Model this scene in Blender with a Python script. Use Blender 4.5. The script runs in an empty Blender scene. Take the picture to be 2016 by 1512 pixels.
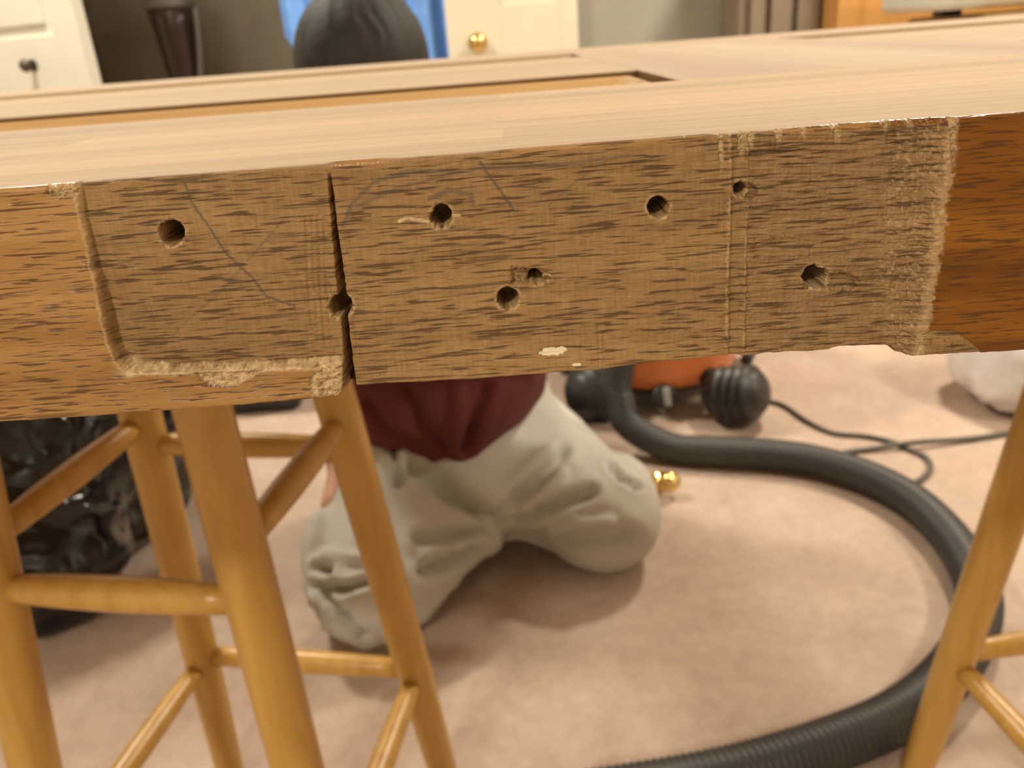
import bpy, bmesh, math, random
import numpy as np
from math import sin, cos, pi, atan2, sqrt, radians
from mathutils import Vector, Matrix

random.seed(7); rng = np.random.default_rng(11)
S = bpy.context.scene
COL = S.collection

# ------------------------------------------------------------------ camera
ZT = 0.8065                      # top face of the door lying on the stools
ZB = 0.7620                      # its underside = stool seat height
FPX, PITCH, ROLL, YAW = 1625.0, 0.4006, 0.0761, -0.0118
CAM = np.array([0.0, -0.1481, ZT + 0.0187])
_fw = np.array([sin(YAW)*cos(PITCH), cos(YAW)*cos(PITCH), -sin(PITCH)])
_r0 = np.array([cos(YAW), -sin(YAW), 0.0]); _u0 = np.cross(_r0, _fw)
_rt = _r0*cos(ROLL) - _u0*sin(ROLL); _up = _u0*cos(ROLL) + _r0*sin(ROLL)
def ray(px, py):
    d = _fw*FPX + _rt*(px-1008) - _up*(py-756); return d/np.linalg.norm(d)
def atz(px, py, z): d = ray(px, py); return CAM + d*((z-CAM[2])/d[2])
def aty(px, py, y): d = ray(px, py); return CAM + d*((y-CAM[1])/d[1])
def proj(p):
    v = np.asarray(p, float) - CAM; w = v@_fw
    return 1008 + FPX*(v@_rt)/w, 756 - FPX*(v@_up)/w

cd = bpy.data.cameras.new('camera'); cam = bpy.data.objects.new('camera', cd); COL.objects.link(cam)
cam.matrix_world = Matrix([[_rt[0], _up[0], -_fw[0], CAM[0]], [_rt[1], _up[1], -_fw[1], CAM[1]],
                           [_rt[2], _up[2], -_fw[2], CAM[2]], [0, 0, 0, 1]])
cd.sensor_width = 36; cd.sensor_fit = 'HORIZONTAL'; cd.lens = FPX/2016*36
cd.clip_start = 0.01; cd.clip_end = 50
cd.dof.use_dof = True; cd.dof.focus_distance = 0.1505; cd.dof.aperture_fstop = 25
S.camera = cam

# ------------------------------------------------------------------ world, exposure
W = bpy.data.worlds.new('world'); S.world = W; W.use_nodes = True
W.node_tree.nodes['Background'].inputs[0].default_value = (1.0, .9, .78, 1)
W.node_tree.nodes['Background'].inputs[1].default_value = 0.05
S.view_settings.view_transform = 'Standard'; S.view_settings.look = 'None'
S.view_settings.gamma = 1; S.view_settings.use_curve_mapping = False
S.view_settings.exposure = 0.25
LAMP_COL = (1.0, .915, .765)
# ceiling lamps of the room: x, y, watts
LAMPS = [(-1.25, 1.95, 46), (1.35, 2.25, 52), (2.25, 0.2, 34), (-0.9, -2.0, 48)]

# ------------------------------------------------------------------ helpers
def mesh_obj(name, verts, faces, mat, parent=None, smooth=True, attrs=None):
    """verts in world coordinates; parent is an un-rotated empty/object"""
    v = np.asarray(verts, dtype=np.float64).reshape(-1, 3)
    off = np.zeros(3)
    if parent is not None: off = np.array(world_of(parent))
    me = bpy.data.meshes.new(name)
    if isinstance(faces, np.ndarray):
        nf, k = faces.shape; v = v-off
        me.vertices.add(len(v)); me.vertices.foreach_set('co', v.astype(np.float32).ravel())
        me.loops.add(nf*k); me.loops.foreach_set('vertex_index', faces.astype(np.int32).ravel())
        me.polygons.add(nf); me.polygons.foreach_set('loop_start', (np.arange(nf)*k).astype(np.int32))
        me.update(calc_edges=True)
    else:
        me.from_pydata([tuple(p) for p in (v-off)], [], faces)
    me.validate()
    if smooth: me.polygons.foreach_set('use_smooth', np.ones(len(me.polygons), dtype=bool))
    if attrs:
        for k, a in attrs.items():
            at = me.attributes.new(k, 'FLOAT_COLOR', 'POINT'); at.data.foreach_set('color', a.astype(np.float32).ravel())
    me.materials.append(mat)
    o = bpy.data.objects.new(name, me); COL.objects.link(o)
    if parent is not None: o.parent = parent
    return o
def world_of(o):
    p = Vector((0, 0, 0))
    while o is not None: p = p + o.location; o = o.parent
    return p
def thing(name, label, cat, loc=(0, 0, 0), group=None):
    o = bpy.data.objects.new(name, None); COL.objects.link(o); o.location = loc; o.empty_display_size = .05
    return tag(o, label, cat, group)
def tag(o, label, cat, group=None):
    o['label'] = label; o['category'] = cat
    if group: o['group'] = group
    return o
def struct(o): o['kind'] = 'structure'; return o
def origin_to(o, loc):
    """move an unparented mesh's origin to loc"""
    o.data.transform(Matrix.Translation(-Vector(loc))); o.location = loc; return o

def box(a, b, bev=0.0):
    """axis box as verts, faces; bevelled edges if bev"""
    bm = bmesh.new(); bmesh.ops.create_cube(bm, size=1)
    for v in bm.verts:
        v.co = Vector([a[i] + (v.co[i]+.5)*(b[i]-a[i]) for i in range(3)])
    if bev: bmesh.ops.bevel(bm, geom=bm.edges[:], offset=bev, segments=2, profile=.5, affect='EDGES')
    bm.verts.index_update()
    out = [tuple(v.co) for v in bm.verts], [[v.index for v in f.verts] for f in bm.faces]; bm.free(); return out
def xform(vf, loc=(0, 0, 0), rz=0, rx=0, ry=0):
    M = Matrix.Translation(loc) @ Matrix.Rotation(rz, 4, 'Z') @ Matrix.Rotation(ry, 4, 'Y') @ Matrix.Rotation(rx, 4, 'X')
    return [tuple(M @ Vector(p)) for p in vf[0]], vf[1]
def join(*vfs):
    V, Fc = [], []
    for v, f in vfs:
        n = len(V); V += list(v); Fc += [[i+n for i in q] for q in f]
    return V, Fc
def lathe(prof, n=32, caps=True):
    V, Fc = [], []
    for r, z in prof:
        for k in range(n): a = 2*pi*k/n; V.append((r*cos(a), r*sin(a), z))
    for i in range(len(prof)-1):
        for k in range(n): Fc.append([i*n+k, i*n+(k+1) % n, (i+1)*n+(k+1) % n, (i+1)*n+k])
    if caps: Fc.append(list(range(n))[::-1]); Fc.append([(len(prof)-1)*n+k for k in range(n)])
    return V, Fc
def spline(pts, n=12):
    P = [np.array(p, float) for p in pts]; P = [2*P[0]-P[1]] + P + [2*P[-1]-P[-2]]; out = []
    for i in range(1, len(P)-2):
        for k in range(n):
            t = k/n; a, b, c, d = P[i-1:i+3]
            out.append(.5*((2*b)+(-a+c)*t+(2*a-5*b+4*c-d)*t*t+(-a+3*b-3*c+d)*t**3))
    out.append(P[-2]); return np.array(out)
def tube(path, rad, n=12, cap=True):
    """rad: number or list per path point"""
    path = np.asarray(path, float); m = len(path)
    rad = np.full(m, rad) if np.isscalar(rad) else np.asarray(rad)
    T = np.gradient(path, axis=0); T /= np.linalg.norm(T, axis=1)[:, None]
    up = np.array([0, 0, 1.]) if abs(T[0][2]) < .9 else np.array([1., 0, 0])
    V = []
    nrm = np.cross(T[0], up); nrm /= np.linalg.norm(nrm)
    for i in range(m):
        nrm = nrm - T[i]*(nrm@T[i]); nrm /= np.linalg.norm(nrm); b = np.cross(T[i], nrm)
        for k in range(n):
            a = 2*pi*k/n; V.append(path[i] + rad[i]*(cos(a)*nrm + sin(a)*b))
    Fc = [[i*n+k, i*n+(k+1) % n, (i+1)*n+(k+1) % n, (i+1)*n+k] for i in range(m-1) for k in range(n)]
    if cap: Fc += [list(range(n))[::-1], [(m-1)*n+k for k in range(n)]]
    return V, Fc

# value noise in numpy
def _hash(ix, iy, s):
    h = (ix.astype(np.int64)*374761393 + iy.astype(np.int64)*668265263 + s*974711) & 0x7fffffff
    h = ((h ^ (h >> 13))*1274126177) & 0x7fffffff
    return ((h ^ (h >> 16)) & 0xffff)/65535.0
def vnoise(x, y, s=0):
    ix = np.floor(x); iy = np.floor(y); fx = x-ix; fy = y-iy
    fx = fx*fx*(3-2*fx); fy = fy*fy*(3-2*fy)
    a = _hash(ix, iy, s); b = _hash(ix+1, iy, s); c = _hash(ix, iy+1, s); d = _hash(ix+1, iy+1, s)
    return (a*(1-fx)+b*fx)*(1-fy) + (c*(1-fx)+d*fx)*fy
def fbm(x, y, s=0, o=4):
    r = 0; w = .5; t = 0
    for k in range(o): r = r + w*vnoise(x*2**k, y*2**k, s+k*17); t += w; w *= .5
    return r/t
def sstep(a, b, x): t = np.clip((x-a)/(b-a), 0, 1); return t*t*(3-2*t)
def seg_dist(px, py, pts):
    D = np.full(px.shape, 1e9); Tt = np.zeros(px.shape)
    n = len(pts)-1
    for i in range(n):
        (ax, ay), (bx, by) = pts[i], pts[i+1]
        vx, vy = bx-ax, by-ay; t = np.clip(((px-ax)*vx+(py-ay)*vy)/(vx*vx+vy*vy), 0, 1)
        d = np.hypot(px-ax-t*vx, py-ay-t*vy); m = d < D
        D = np.where(m, d, D); Tt = np.where(m, (i+t)/n, Tt)
    return D, Tt
def in_poly(px, py, pts):
    c = np.zeros(px.shape, bool); n = len(pts)
    for i in range(n):
        (ax, ay), (bx, by) = pts[i], pts[(i+1) % n]
        if ay == by: continue
        c ^= ((ay > py) != (by > py)) & (px < (bx-ax)*(py-ay)/(by-ay)+ax)
    return c

# SDF + surface nets, for soft shapes (body, cloth, bags)
class Field:
    def __init__(s, lo, hi, h):
        s.lo = np.array(lo, float); s.h = h
        s.n = np.ceil((np.array(hi)-s.lo)/h).astype(int)+1
        s.F = np.full(s.n, .08, np.float32)
        s.ax = [s.lo[i]+h*np.arange(s.n[i]) for i in range(3)]
    def _sl(s, lo, hi):
        a = np.clip(np.floor((np.array(lo)-s.lo)/s.h).astype(int), 0, s.n); b = np.clip(np.ceil((np.array(hi)-s.lo)/s.h).astype(int)+1, 0, s.n)
        sl = tuple(slice(a[i], b[i]) for i in range(3))
        return sl, np.meshgrid(*[s.ax[i][sl[i]] for i in range(3)], indexing='ij')
    def _mix(s, sl, d, k):
        A = s.F[sl]
        if k <= 0: s.F[sl] = np.minimum(A, d); return
        hh = np.clip(.5+.5*(A-d)/k, 0, 1); s.F[sl] = A*(1-hh)+d*hh-k*hh*(1-hh)
    def cone(s, a, b, ra, rb, k=.03):
        a = np.array(a, float); b = np.array(b, float); m = max(ra, rb)+.09
        sl, (X, Y, Z) = s._sl(np.minimum(a, b)-m, np.maximum(a, b)+m)
        v = b-a; t = np.clip(((X-a[0])*v[0]+(Y-a[1])*v[1]+(Z-a[2])*v[2])/max(v@v, 1e-9), 0, 1)
        d = np.sqrt((X-a[0]-t*v[0])**2+(Y-a[1]-t*v[1])**2+(Z-a[2]-t*v[2])**2)-(ra+(rb-ra)*t)
        s._mix(sl, d, k); return s
    def ell(s, c, r, k=.03, rot=None):
        c = np.array(c, float); r = np.array(r, float); m = r.max()+.09
        sl, (X, Y, Z) = s._sl(c-m, c+m); P = [X-c[0], Y-c[1], Z-c[2]]
        if rot is not None:
            R = np.array(rot); P = [R[0, i]*P[0]+R[1, i]*P[1]+R[2, i]*P[2] for i in range(3)]
        q = np.sqrt((P[0]/r[0])**2+(P[1]/r[1])**2+(P[2]/r[2])**2)
        q2 = np.sqrt((P[0]/r[0]**2)**2+(P[1]/r[1]**2)**2+(P[2]/r[2]**2)**2)+1e-9
        s._mix(sl, q*(q-1)/q2, k); return s
    def cut_below(s, z): s.F = np.maximum(s.F, (z-s.ax[2])[None, None, :].astype(np.float32)); return s
    def cut_above(s, z): s.F = np.maximum(s.F, (s.ax[2]-z)[None, None, :].astype(np.float32)); return s
    def mesh(s):
        F = s.F; F[0] = F[-1] = .08; F[:, 0] = F[:, -1] = .08; F[:, :, 0] = F[:, :, -1] = .08
        n = s.n-1; sg = F < 0
        acc = np.zeros(tuple(n)+(3,), np.float32); cnt = np.zeros(tuple(n), np.float32)
        for ax in range(3):
            o1, o2 = [i for i in range(3) if i != ax]
            for da in (0, 1):
                for db in (0, 1):
                    st = [0, 0, 0]; st[o1] = da; st[o2] = db
                    sA = tuple(slice(st[i], st[i]+n[i]) for i in range(3)); st2 = list(st); st2[ax] = 1
                    sB = tuple(slice(st2[i], st2[i]+n[i]) for i in range(3))
                    m = sg[sA] != sg[sB]; fa = F[sA][m]; fb = F[sB][m]; t = fa/(fa-fb)
                    p = np.zeros((len(t), 3), np.float32); p[:, ax] = t; p[:, o1] = da; p[:, o2] = db
                    acc[m] += p; cnt[m] += 1
        act = cnt > 0; idx = -np.ones(tuple(n), np.int64); idx[act] = np.arange(act.sum())
        I = np.argwhere(act); V = s.lo + s.h*(I+acc[act]/cnt[act][:, None])
        Q = []
        for ax in range(3):
            o1, o2 = [(1, 2), (2, 0), (0, 1)][ax]
            sA = [slice(1, n[i]) for i in range(3)]; sA[ax] = slice(0, n[ax])
            sB = list(sA); sB[ax] = slice(1, n[ax]+1)
            a = sg[tuple(sA)]; b = sg[tuple(sB)]; m = np.argwhere(a != b)
            inside = a[tuple(m.T)]; base = m.copy()
            base[:, o1] += 1; base[:, o2] += 1
            def cell(d1, d2):
                q = base.copy(); q[:, o1] -= d1; q[:, o2] -= d2; return idx[tuple(q.T)]
            q = np.stack([cell(1, 1), cell(0, 1), cell(0, 0), cell(1, 0)], 1)
            q[~inside] = q[~inside][:, ::-1]; Q.append(q)
        Q = np.concatenate(Q); Q = Q[(Q >= 0).all(1)]
        return V, Q
def normals(V, Q):
    n = np.cross(V[Q[:, 2]]-V[Q[:, 0]], V[Q[:, 3]]-V[Q[:, 1]]); N = np.zeros_like(V)
    for k in range(4): np.add.at(N, Q[:, k], n)
    return N/(np.linalg.norm(N, axis=1)[:, None]+1e-12)
def smooth_mesh(V, Q, it=2, w=.5):
    for _ in range(it):
        A = np.zeros_like(V); c = np.zeros(len(V))
        for k in range(4):
            np.add.at(A, Q[:, k], V[Q[:, (k+1) % 4]]); np.add.at(A, Q[:, k], V[Q[:, (k-1) % 4]]); np.add.at(c, Q[:, k], 2)
        V = V*(1-w)+w*A/np.maximum(c, 1)[:, None]
    return V
def n3(P, sc, s=0):
    P = P*sc; return (vnoise(P[:, 0]+.37*P[:, 2], P[:, 1]-.41*P[:, 2], s)+vnoise(P[:, 1]+.29*P[:, 0]+5, P[:, 2]-.33*P[:, 0], s+5)+vnoise(P[:, 2]+9+.3*P[:, 1], P[:, 0]-.27*P[:, 1], s+9))/1.5-1

# ------------------------------------------------------------------ materials
class NT:
    def __init__(s, name):
        s.m = bpy.data.materials.new(name); s.m.use_nodes = True; s.t = s.m.node_tree
        s.b = s.t.nodes['Principled BSDF']
    def n(s, t, **kw):
        nd = s.t.nodes.new(t)
        for k, v in kw.items(): setattr(nd, k, v)
        return nd
    def l(s, a, b): s.t.links.new(a, b)
    def set(s, **kw):
        for k, v in kw.items(): s.b.inputs[k.replace('_', ' ')].default_value = v
        return s
    def coord(s, scale=(1, 1, 1), kind='Object'):
        tc = s.n('ShaderNodeTexCoord'); mp = s.n('ShaderNodeMapping'); mp.inputs['Scale'].default_value = scale
        s.l(tc.outputs[kind], mp.inputs[0]); return mp.outputs[0]
    def noise(s, scale=(1, 1, 1), sc=1, det=3, rough=.5, dist=0):
        nz = s.n('ShaderNodeTexNoise'); nz.inputs['Scale'].default_value = sc; nz.inputs['Detail'].default_value = det
        nz.inputs['Roughness'].default_value = rough; nz.inputs['Distortion'].default_value = dist
        s.l(s.coord(scale), nz.inputs['Vector']); return nz.outputs['Fac']
    def ramp(s, f, stops):
        r = s.n('ShaderNodeValToRGB'); e = r.color_ramp.elements
        while len(e) < len(stops): e.new(.5)
        for i, (p, c) in enumerate(stops): e[i].position = p; e[i].color = (*c, 1) if len(c) == 3 else c
        s.l(f, r.inputs[0]); return r.outputs[0]
    def mix(s, f, a, b, mode='MIX'):
        m = s.n('ShaderNodeMix', data_type='RGBA', blend_type=mode)
        for sock, v in ((m.inputs[0], f), (m.inputs[6], a), (m.inputs[7], b)):
            if hasattr(v, 'links'): s.l(v, sock)
            else: sock.default_value = v if isinstance(v, (int, float)) else ((*v, 1) if len(v) == 3 else v)
        return m.outputs[2]
    def math(s, op, a, b=0.0):
        m = s.n('ShaderNodeMath', operation=op)
        for sock, v in ((m.inputs[0], a), (m.inputs[1], b)):
            if hasattr(v, 'links'): s.l(v, sock)
            else: sock.default_value = v
        return m.outputs[0]
    def bump(s, f, strength=.3, dist=.001):
        bp = s.n('ShaderNodeBump'); bp.inputs['Strength'].default_value = strength; bp.inputs['Distance'].default_value = dist
        s.l(f, bp.inputs['Height']); s.l(bp.outputs[0], s.b.inputs['Normal']); return s
    def base(s, c): s.l(c, s.b.inputs['Base Color']); return s

def plain(name, col, rough=.5, var=.08, sc=8, metal=0, bump=0, bsc=200, **kw):
    t = NT(name); t.set(Roughness=rough, Metallic=metal, **kw)
    nz = t.noise(sc=sc)
    lo = tuple(max(0, c*(1-var)) for c in col); hi = tuple(min(1, c*(1+var)) for c in col)
    t.base(t.ramp(nz, [(.3, lo), (.7, hi)]))
    if bump: t.bump(t.noise(sc=bsc, det=2), bump, .002)
    return t.m

def edge_wood():
    """machined, part varnished door edge; masks carry what is stripped, torn, pencilled or painted"""
    t = NT('door_edge_wood')
    at = t.n('ShaderNodeAttribute', attribute_name='mask'); sp = t.n('ShaderNodeSeparateColor'); t.l(at.outputs['Color'], sp.inputs[0])
    a2 = t.n('ShaderNodeAttribute', attribute_name='marks'); s2 = t.n('ShaderNodeSeparateColor'); t.l(a2.outputs['Color'], s2.inputs[0])
    varn, torn, rough2 = sp.outputs[0], sp.outputs[1], sp.outputs[2]
    pencil, paint, topf = s2.outputs[0], s2.outputs[1], s2.outputs[2]
    broad = t.noise((11, 9, 130), 1, 3, .6, .3)
    pores = t.noise((135, 60, 2100), 1, 2.5, .5, .2)
    pores2 = t.noise((60, 60, 1150), 1, 2, .45, .15)
    rays = t.noise((1700, 200, 220), 1, 2, .6)
    fine = t.noise((300, 200, 4200), 1, 2, .6)
    raw = t.ramp(broad, [(.25, (.135, .070, .022)), (.5, (.252, .146, .050)), (.75, (.375, .232, .090))])
    raw = t.mix(t.math('MULTIPLY', rough2, .55), raw, (.205, .124, .058))
    raw = t.mix(.17, raw, t.ramp(rays, [(.3, (.14, .07, .025)), (.7, (.62, .42, .22))]))
    raw = t.mix(.28, raw, t.ramp(fine, [(.3, (.16, .085, .03)), (.7, (.5, .32, .15))]))
    var = t.ramp(broad, [(.28, (.25, .125, .036)), (.5, (.37, .208, .072)), (.72, (.48, .295, .118))])
    var = t.mix(.18, var, t.ramp(fine, [(.3, (.2, .08, .01)), (.7, (.6, .33, .1))]))
    dv = t.ramp(broad, [(.28, (.115, .038, .003)), (.5, (.20, .072, .006)), (.72, (.29, .118, .012))])
    var = t.mix(at.outputs['Alpha'], var, dv)
    col = t.mix(varn, raw, var)
    pm = t.math('MAXIMUM', t.ramp(pores, [(.55, (0, 0, 0)), (.62, (1, 1, 1))]), t.math('MULTIPLY', t.ramp(pores2, [(.62, (0, 0, 0)), (.7, (1, 1, 1))]), .75))
    pcol = t.mix(varn, (.058, .028, .010), (.080, .032, .009))
    col = t.mix(t.math('MULTIPLY', pm, .8), col, pcol)
    tornc = t.ramp(t.noise((500, 300, 900), 1, 4, .7), [(.3, (.32, .20, .095)), (.66, (.72, .54, .31))])
    col = t.mix(torn, col, tornc)
    # sanded top face: glued-up strips
    br = t.n('ShaderNodeTexBrick', offset=.37, squash=1.0); br.inputs['Scale'].default_value = 1
    br.inputs['Color1'].default_value = (.62, .455, .30, 1); br.inputs['Color2'].default_value = (.37, .285, .215, 1); br.inputs['Mortar'].default_value = (.5, .36, .22, 1)
    br.inputs['Mortar Size'].default_value = .0; br.inputs['Brick Width'].default_value = .31; br.inputs['Row Height'].default_value = .019
    t.l(t.coord(), br.inputs['Vector'])
    st = t.noise((5, 260, 260), 1, 4, .6, .2)
    tc = t.mix(.42, br.outputs['Color'], t.ramp(st, [(.3, (.42, .30, .205)), (.55, (.60, .46, .325)), (.75, (.68, .55, .40))]))
    pt = t.ramp(t.noise((45, 900, 10), 1, 2, .5), [(.66, (0, 0, 0)), (.74, (1, 1, 1))])
    tc = t.mix(t.math('MULTIPLY', pt, .45), tc, (.30, .17, .09))
    col = t.mix(topf, col, tc)
    col = t.mix(t.math('MULTIPLY', pencil, .8), col, (.075, .062, .055))
    col = t.mix(paint, col, (.80, .72, .50))
    t.base(col)
    ro = t.n('ShaderNodeMapRange'); ro.inputs['To Min'].default_value = .62; ro.inputs['To Max'].default_value = .27; t.l(varn, ro.inputs['Value']); t.l(t.math('MAXIMUM', ro.outputs[0], t.math('MULTIPLY', topf, .8)), t.b.inputs['Roughness']); t.b.inputs['Specular IOR Level'].default_value = .35
    h = t.math('SUBTRACT', t.math('MULTIPLY', fine, .5), t.math('MULTIPLY', pm, .8))
    h = t.math('ADD', h, t.math('MULTIPLY', t.noise((900, 900, 1500), 1, 3, .7), t.math('ADD', t.math('MULTIPLY', torn, 1.3), t.math('MULTIPLY', rough2, .7))))
    t.bump(h, .5, .00022)
    return t.m

def board_wood(name, cols, axis='x', rough=.5, strips=True):
    """plain sanded board, grain along axis"""
    t = NT(name); t.set(Roughness=rough, Specular_IOR_Level=.3)
    g = (5, 230, 230) if axis == 'x' else (230, 5, 230) if axis == 'y' else (120, 120, 4)
    st = t.noise(g, 1, 4, .6, .25); br = t.noise(tuple(x*.12 for x in g), 1, 3, .6, .8)
    c = t.ramp(st, [(.28, cols[0]), (.5, cols[1]), (.74, cols[2])])
    c = t.mix(.5, c, t.ramp(br, [(.3, cols[0]), (.7, cols[2])]))
    t.base(c); t.bump(st, .15, .0005); return t.m

M = {}
M['edge'] = edge_wood()
M['sanded'] = board_wood('sanded_door_wood', [(.40, .295, .21), (.55, .42, .30), (.63, .51, .37)], 'x', .8)
M['sanded_cross'] = board_wood('sanded_rail_wood', [(.42, .30, .225), (.55, .425, .325), (.61, .495, .38)], 'y', .8)
M['varnished'] = board_wood('varnished_moulding_wood', [(.46, .27, .10), (.60, .39, .17), (.68, .47, .23)], 'x', .3)
M['dark_side'] = board_wood('dark_side_wood', [(.10, .045, .015), (.15, .07, .025), (.2, .1, .04)], 'x', .4)
M['panel'] = board_wood('varnished_panel_wood', [(.42, .20, .05), (.56, .31, .09), (.66, .40, .15)], 'x', .3)
def stool_wood():
    t = NT('honey_stool_wood'); t.set(Roughness=.33)
    a = t.noise((60, 60, 5), 1, 4, .6, .4); b = t.noise((9, 9, 3), 1, 2)
    c = t.ramp(a, [(.28, (.41, .220, .038)), (.5, (.53, .305, .066)), (.75, (.63, .395, .115))])
    t.base(t.mix(.3, c, t.ramp(b, [(.3, (.43, .225, .038)), (.7, (.66, .41, .12))]))); return t.m
M['stool'] = stool_wood()
def carpet():
    t = NT('pink_beige_carpet'); t.set(Roughness=.95)
    big = t.noise((1, 1, 1), 7, 4, .6, .5); med = t.noise((1, 1, 1), 45, 3, .7); fine = t.noise((1, 1, 1), 700, 2)
    c = t.ramp(big, [(.33, (.46, .335, .258)), (.5, (.555, .415, .325)), (.66, (.63, .49, .39))])
    c = t.mix(.32, c, t.ramp(med, [(.3, (.34, .24, .18)), (.7, (.66, .52, .42))]))
    c = t.mix(.18, c, t.ramp(fine, [(.3, (.35, .24, .18)), (.7, (.72, .56, .45))]))
    t.base(c); t.bump(t.math('ADD', fine, t.math('MULTIPLY', med, 1.2)), .6, .004); return t.m
M['carpet'] = carpet()
M['wall'] = plain('grey_green_wall_paint', (.30, .288, .235), .8, .04)
M['wall_light'] = plain('warm_white_wall_paint', (.62, .58, .50), .85, .03)
M['ceiling'] = plain('white_ceiling_paint', (.80, .77, .70), .9, .02)
M['white'] = plain('white_gloss_paint', (.72, .69, .60), .4, .03)
M['cream'] = plain('cream_door_paint', (.70, .64, .50), .45, .03)
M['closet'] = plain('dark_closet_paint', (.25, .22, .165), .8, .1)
M['black_bag'] = plain('black_bin_liner', (.008, .0075, .007), .14, .2, bump=.25, bsc=30)
M['black_plastic'] = plain('black_moulded_plastic', (.030, .030, .027), .42, .15)
M['hose'] = plain('black_hose_plastic', (.035, .033, .030), .48, .15)
M['orange'] = plain('orange_tank_plastic', (.74, .225, .070), .3, .06)
M['drain'] = plain('grey_drain_plastic', (.34, .35, .32), .35, .1)
M['trousers'] = plain('stone_cotton_trousers', (.46, .44, .385), .85, .07, 14, bump=.25, bsc=500)
M['shirt'] = plain('maroon_cotton_shirt', (.10, .012, .010), .8, .12, 10, bump=.25, bsc=400)
M['skin'] = plain('skin', (.60, .33, .24), .5, .05, 30)
M['hair'] = plain('dark_brown_hair', (.016, .012, .009), .7, .35, 40, bump=.5, bsc=160)
M['shoe'] = plain('grey_shoe_fabric', (.10, .09, .08), .7, .1)
M['watch'] = plain('dark_watch_strap', (.03, .03, .03), .45, .1)
M['brass'] = plain('polished_brass', (.83, .60, .22), .14, .04, metal=1)
M['iron'] = plain('dark_bronze_metal', (.10, .075, .06), .35, .1, metal=.7)
M['white_bag'] = plain('white_plastic_bag', (.82, .83, .84), .35, .04, 20)
M['cord'] = plain('dark_rubber_cord', (.10, .088, .072), .5, .1)
M['blue'] = plain('blue_cloth', (.16, .36, .82), .8, .12, 20)
M['taupe'] = plain('taupe_board_finish', (.20, .155, .105), .6, .1, 12)
M['oak'] = board_wood('golden_oak', [(.46, .22, .055), (.54, .28, .085), (.60, .34, .12)], 'z', .4)
M['table'] = board_wood('brown_table_wood', [(.26, .15, .06), (.34, .21, .09), (.42, .27, .12)], 'x', .4)
M['case'] = plain('white_case_plastic', (.74, .75, .66), .35, .03)
M['canister'] = plain('smoky_canister_plastic', (.055, .033, .028), .25, .15)
M['grey_plastic'] = plain('pale_grey_plastic', (.20, .19, .175), .35, .08)
def lamp_glass():
    t = NT('lamp_diffuser'); t.set(Roughness=.4); t.b.inputs['Base Color'].default_value = (.9, .85, .75, 1)
    t.b.inputs['Emission Color'].default_value = (*LAMP_COL, 1); t.b.inputs['Emission Strength'].default_value = 6; return t.m
M['lamp'] = lamp_glass()

# ------------------------------------------------------------------ the room
X0, X1, Y0, Y1, HC = -2.7, 2.9, -2.6, 3.05, 2.45
def slab(name, a, b, mat, parent=None):
    v, f = box(a, b); o = mesh_obj(name, v, f, mat, parent, smooth=False)
    if parent is None: struct(o)
    return o
slab('floor', (X0-.1, Y0-.1, -.1), (X1+.1, Y1+.9, 0), M['carpet'])
slab('ceiling', (X0-.1, Y0-.1, HC), (X1+.1, Y1+.9, HC+.1), M['ceiling'])
slab('wall_left', (X0-.1, Y0, 0), (X0, Y1+.8, HC), M['wall_light'])
slab('wall_right', (X1, Y0, 0), (X1+.1, Y1+.1, HC), M['wall_light'])
slab('wall_front', (X0-.1, Y0-.1, 0), (X1+.1, Y0, HC), M['wall_light'])
CX0, CX1 = -1.72, -.165           # closet opening in the far wall
v, f = join(box((X0, Y1, 0), (CX0, Y1+.1, HC)), box((CX1, Y1, 0), (X1+.1, Y1+.1, HC)), box((CX0, Y1, 2.05), (CX1, Y1+.1, HC)))
struct(mesh_obj('wall_back', v, f, M['wall'], smooth=False))
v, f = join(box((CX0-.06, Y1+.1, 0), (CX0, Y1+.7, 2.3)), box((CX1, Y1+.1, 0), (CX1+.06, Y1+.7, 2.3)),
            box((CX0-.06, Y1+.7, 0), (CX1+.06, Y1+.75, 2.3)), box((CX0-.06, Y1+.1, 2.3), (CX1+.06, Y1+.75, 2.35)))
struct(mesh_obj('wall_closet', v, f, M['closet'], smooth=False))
v, f = join(box((CX1+.46, Y1-.015, 0), (X1, Y1, .09), .003))
struct(mesh_obj('baseboard_back', v, f, M['white'], smooth=False))

for i, (lx, ly, pw) in enumerate(LAMPS):
    t = thing('ceiling_light', ['round ceiling lamp between the black bag and the closet', 'round ceiling lamp in front of the oak wardrobe', 'round ceiling lamp near the right wall', 'round ceiling lamp facing the holed edge of the door'][i], 'ceiling light', (lx, ly, HC), 'flush ceiling lamps')
    v, f = lathe([(.16, 0), (.165, -.02), (.15, -.03)], 32); mesh_obj('base', xform((v, f), (lx, ly, HC))[0], f, M['white'], t)
    v, f = lathe([(.148, -.03), (.14, -.05), (.10, -.075), (.04, -.088), (.005, -.09)], 32); mesh_obj('diffuser', xform((v, f), (lx, ly, HC))[0], f, M['lamp'], t)
    L = bpy.data.lights.new('bulb', 'AREA'); L.shape = 'DISK'; L.size = .3; L.energy = pw; L.color = LAMP_COL
    lo = bpy.data.objects.new('bulb', L); COL.objects.link(lo); lo.parent = t; lo.location = (0, 0, -.10)

# ------------------------------------------------------------------ the door lying on the stools
DX0, DX1, DW = -1.06, .97, .762
door = thing('wooden_door', 'unhinged panel door with stripped, hole-drilled edge lying across two stools', 'door', (0, .38, ZB))

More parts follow.
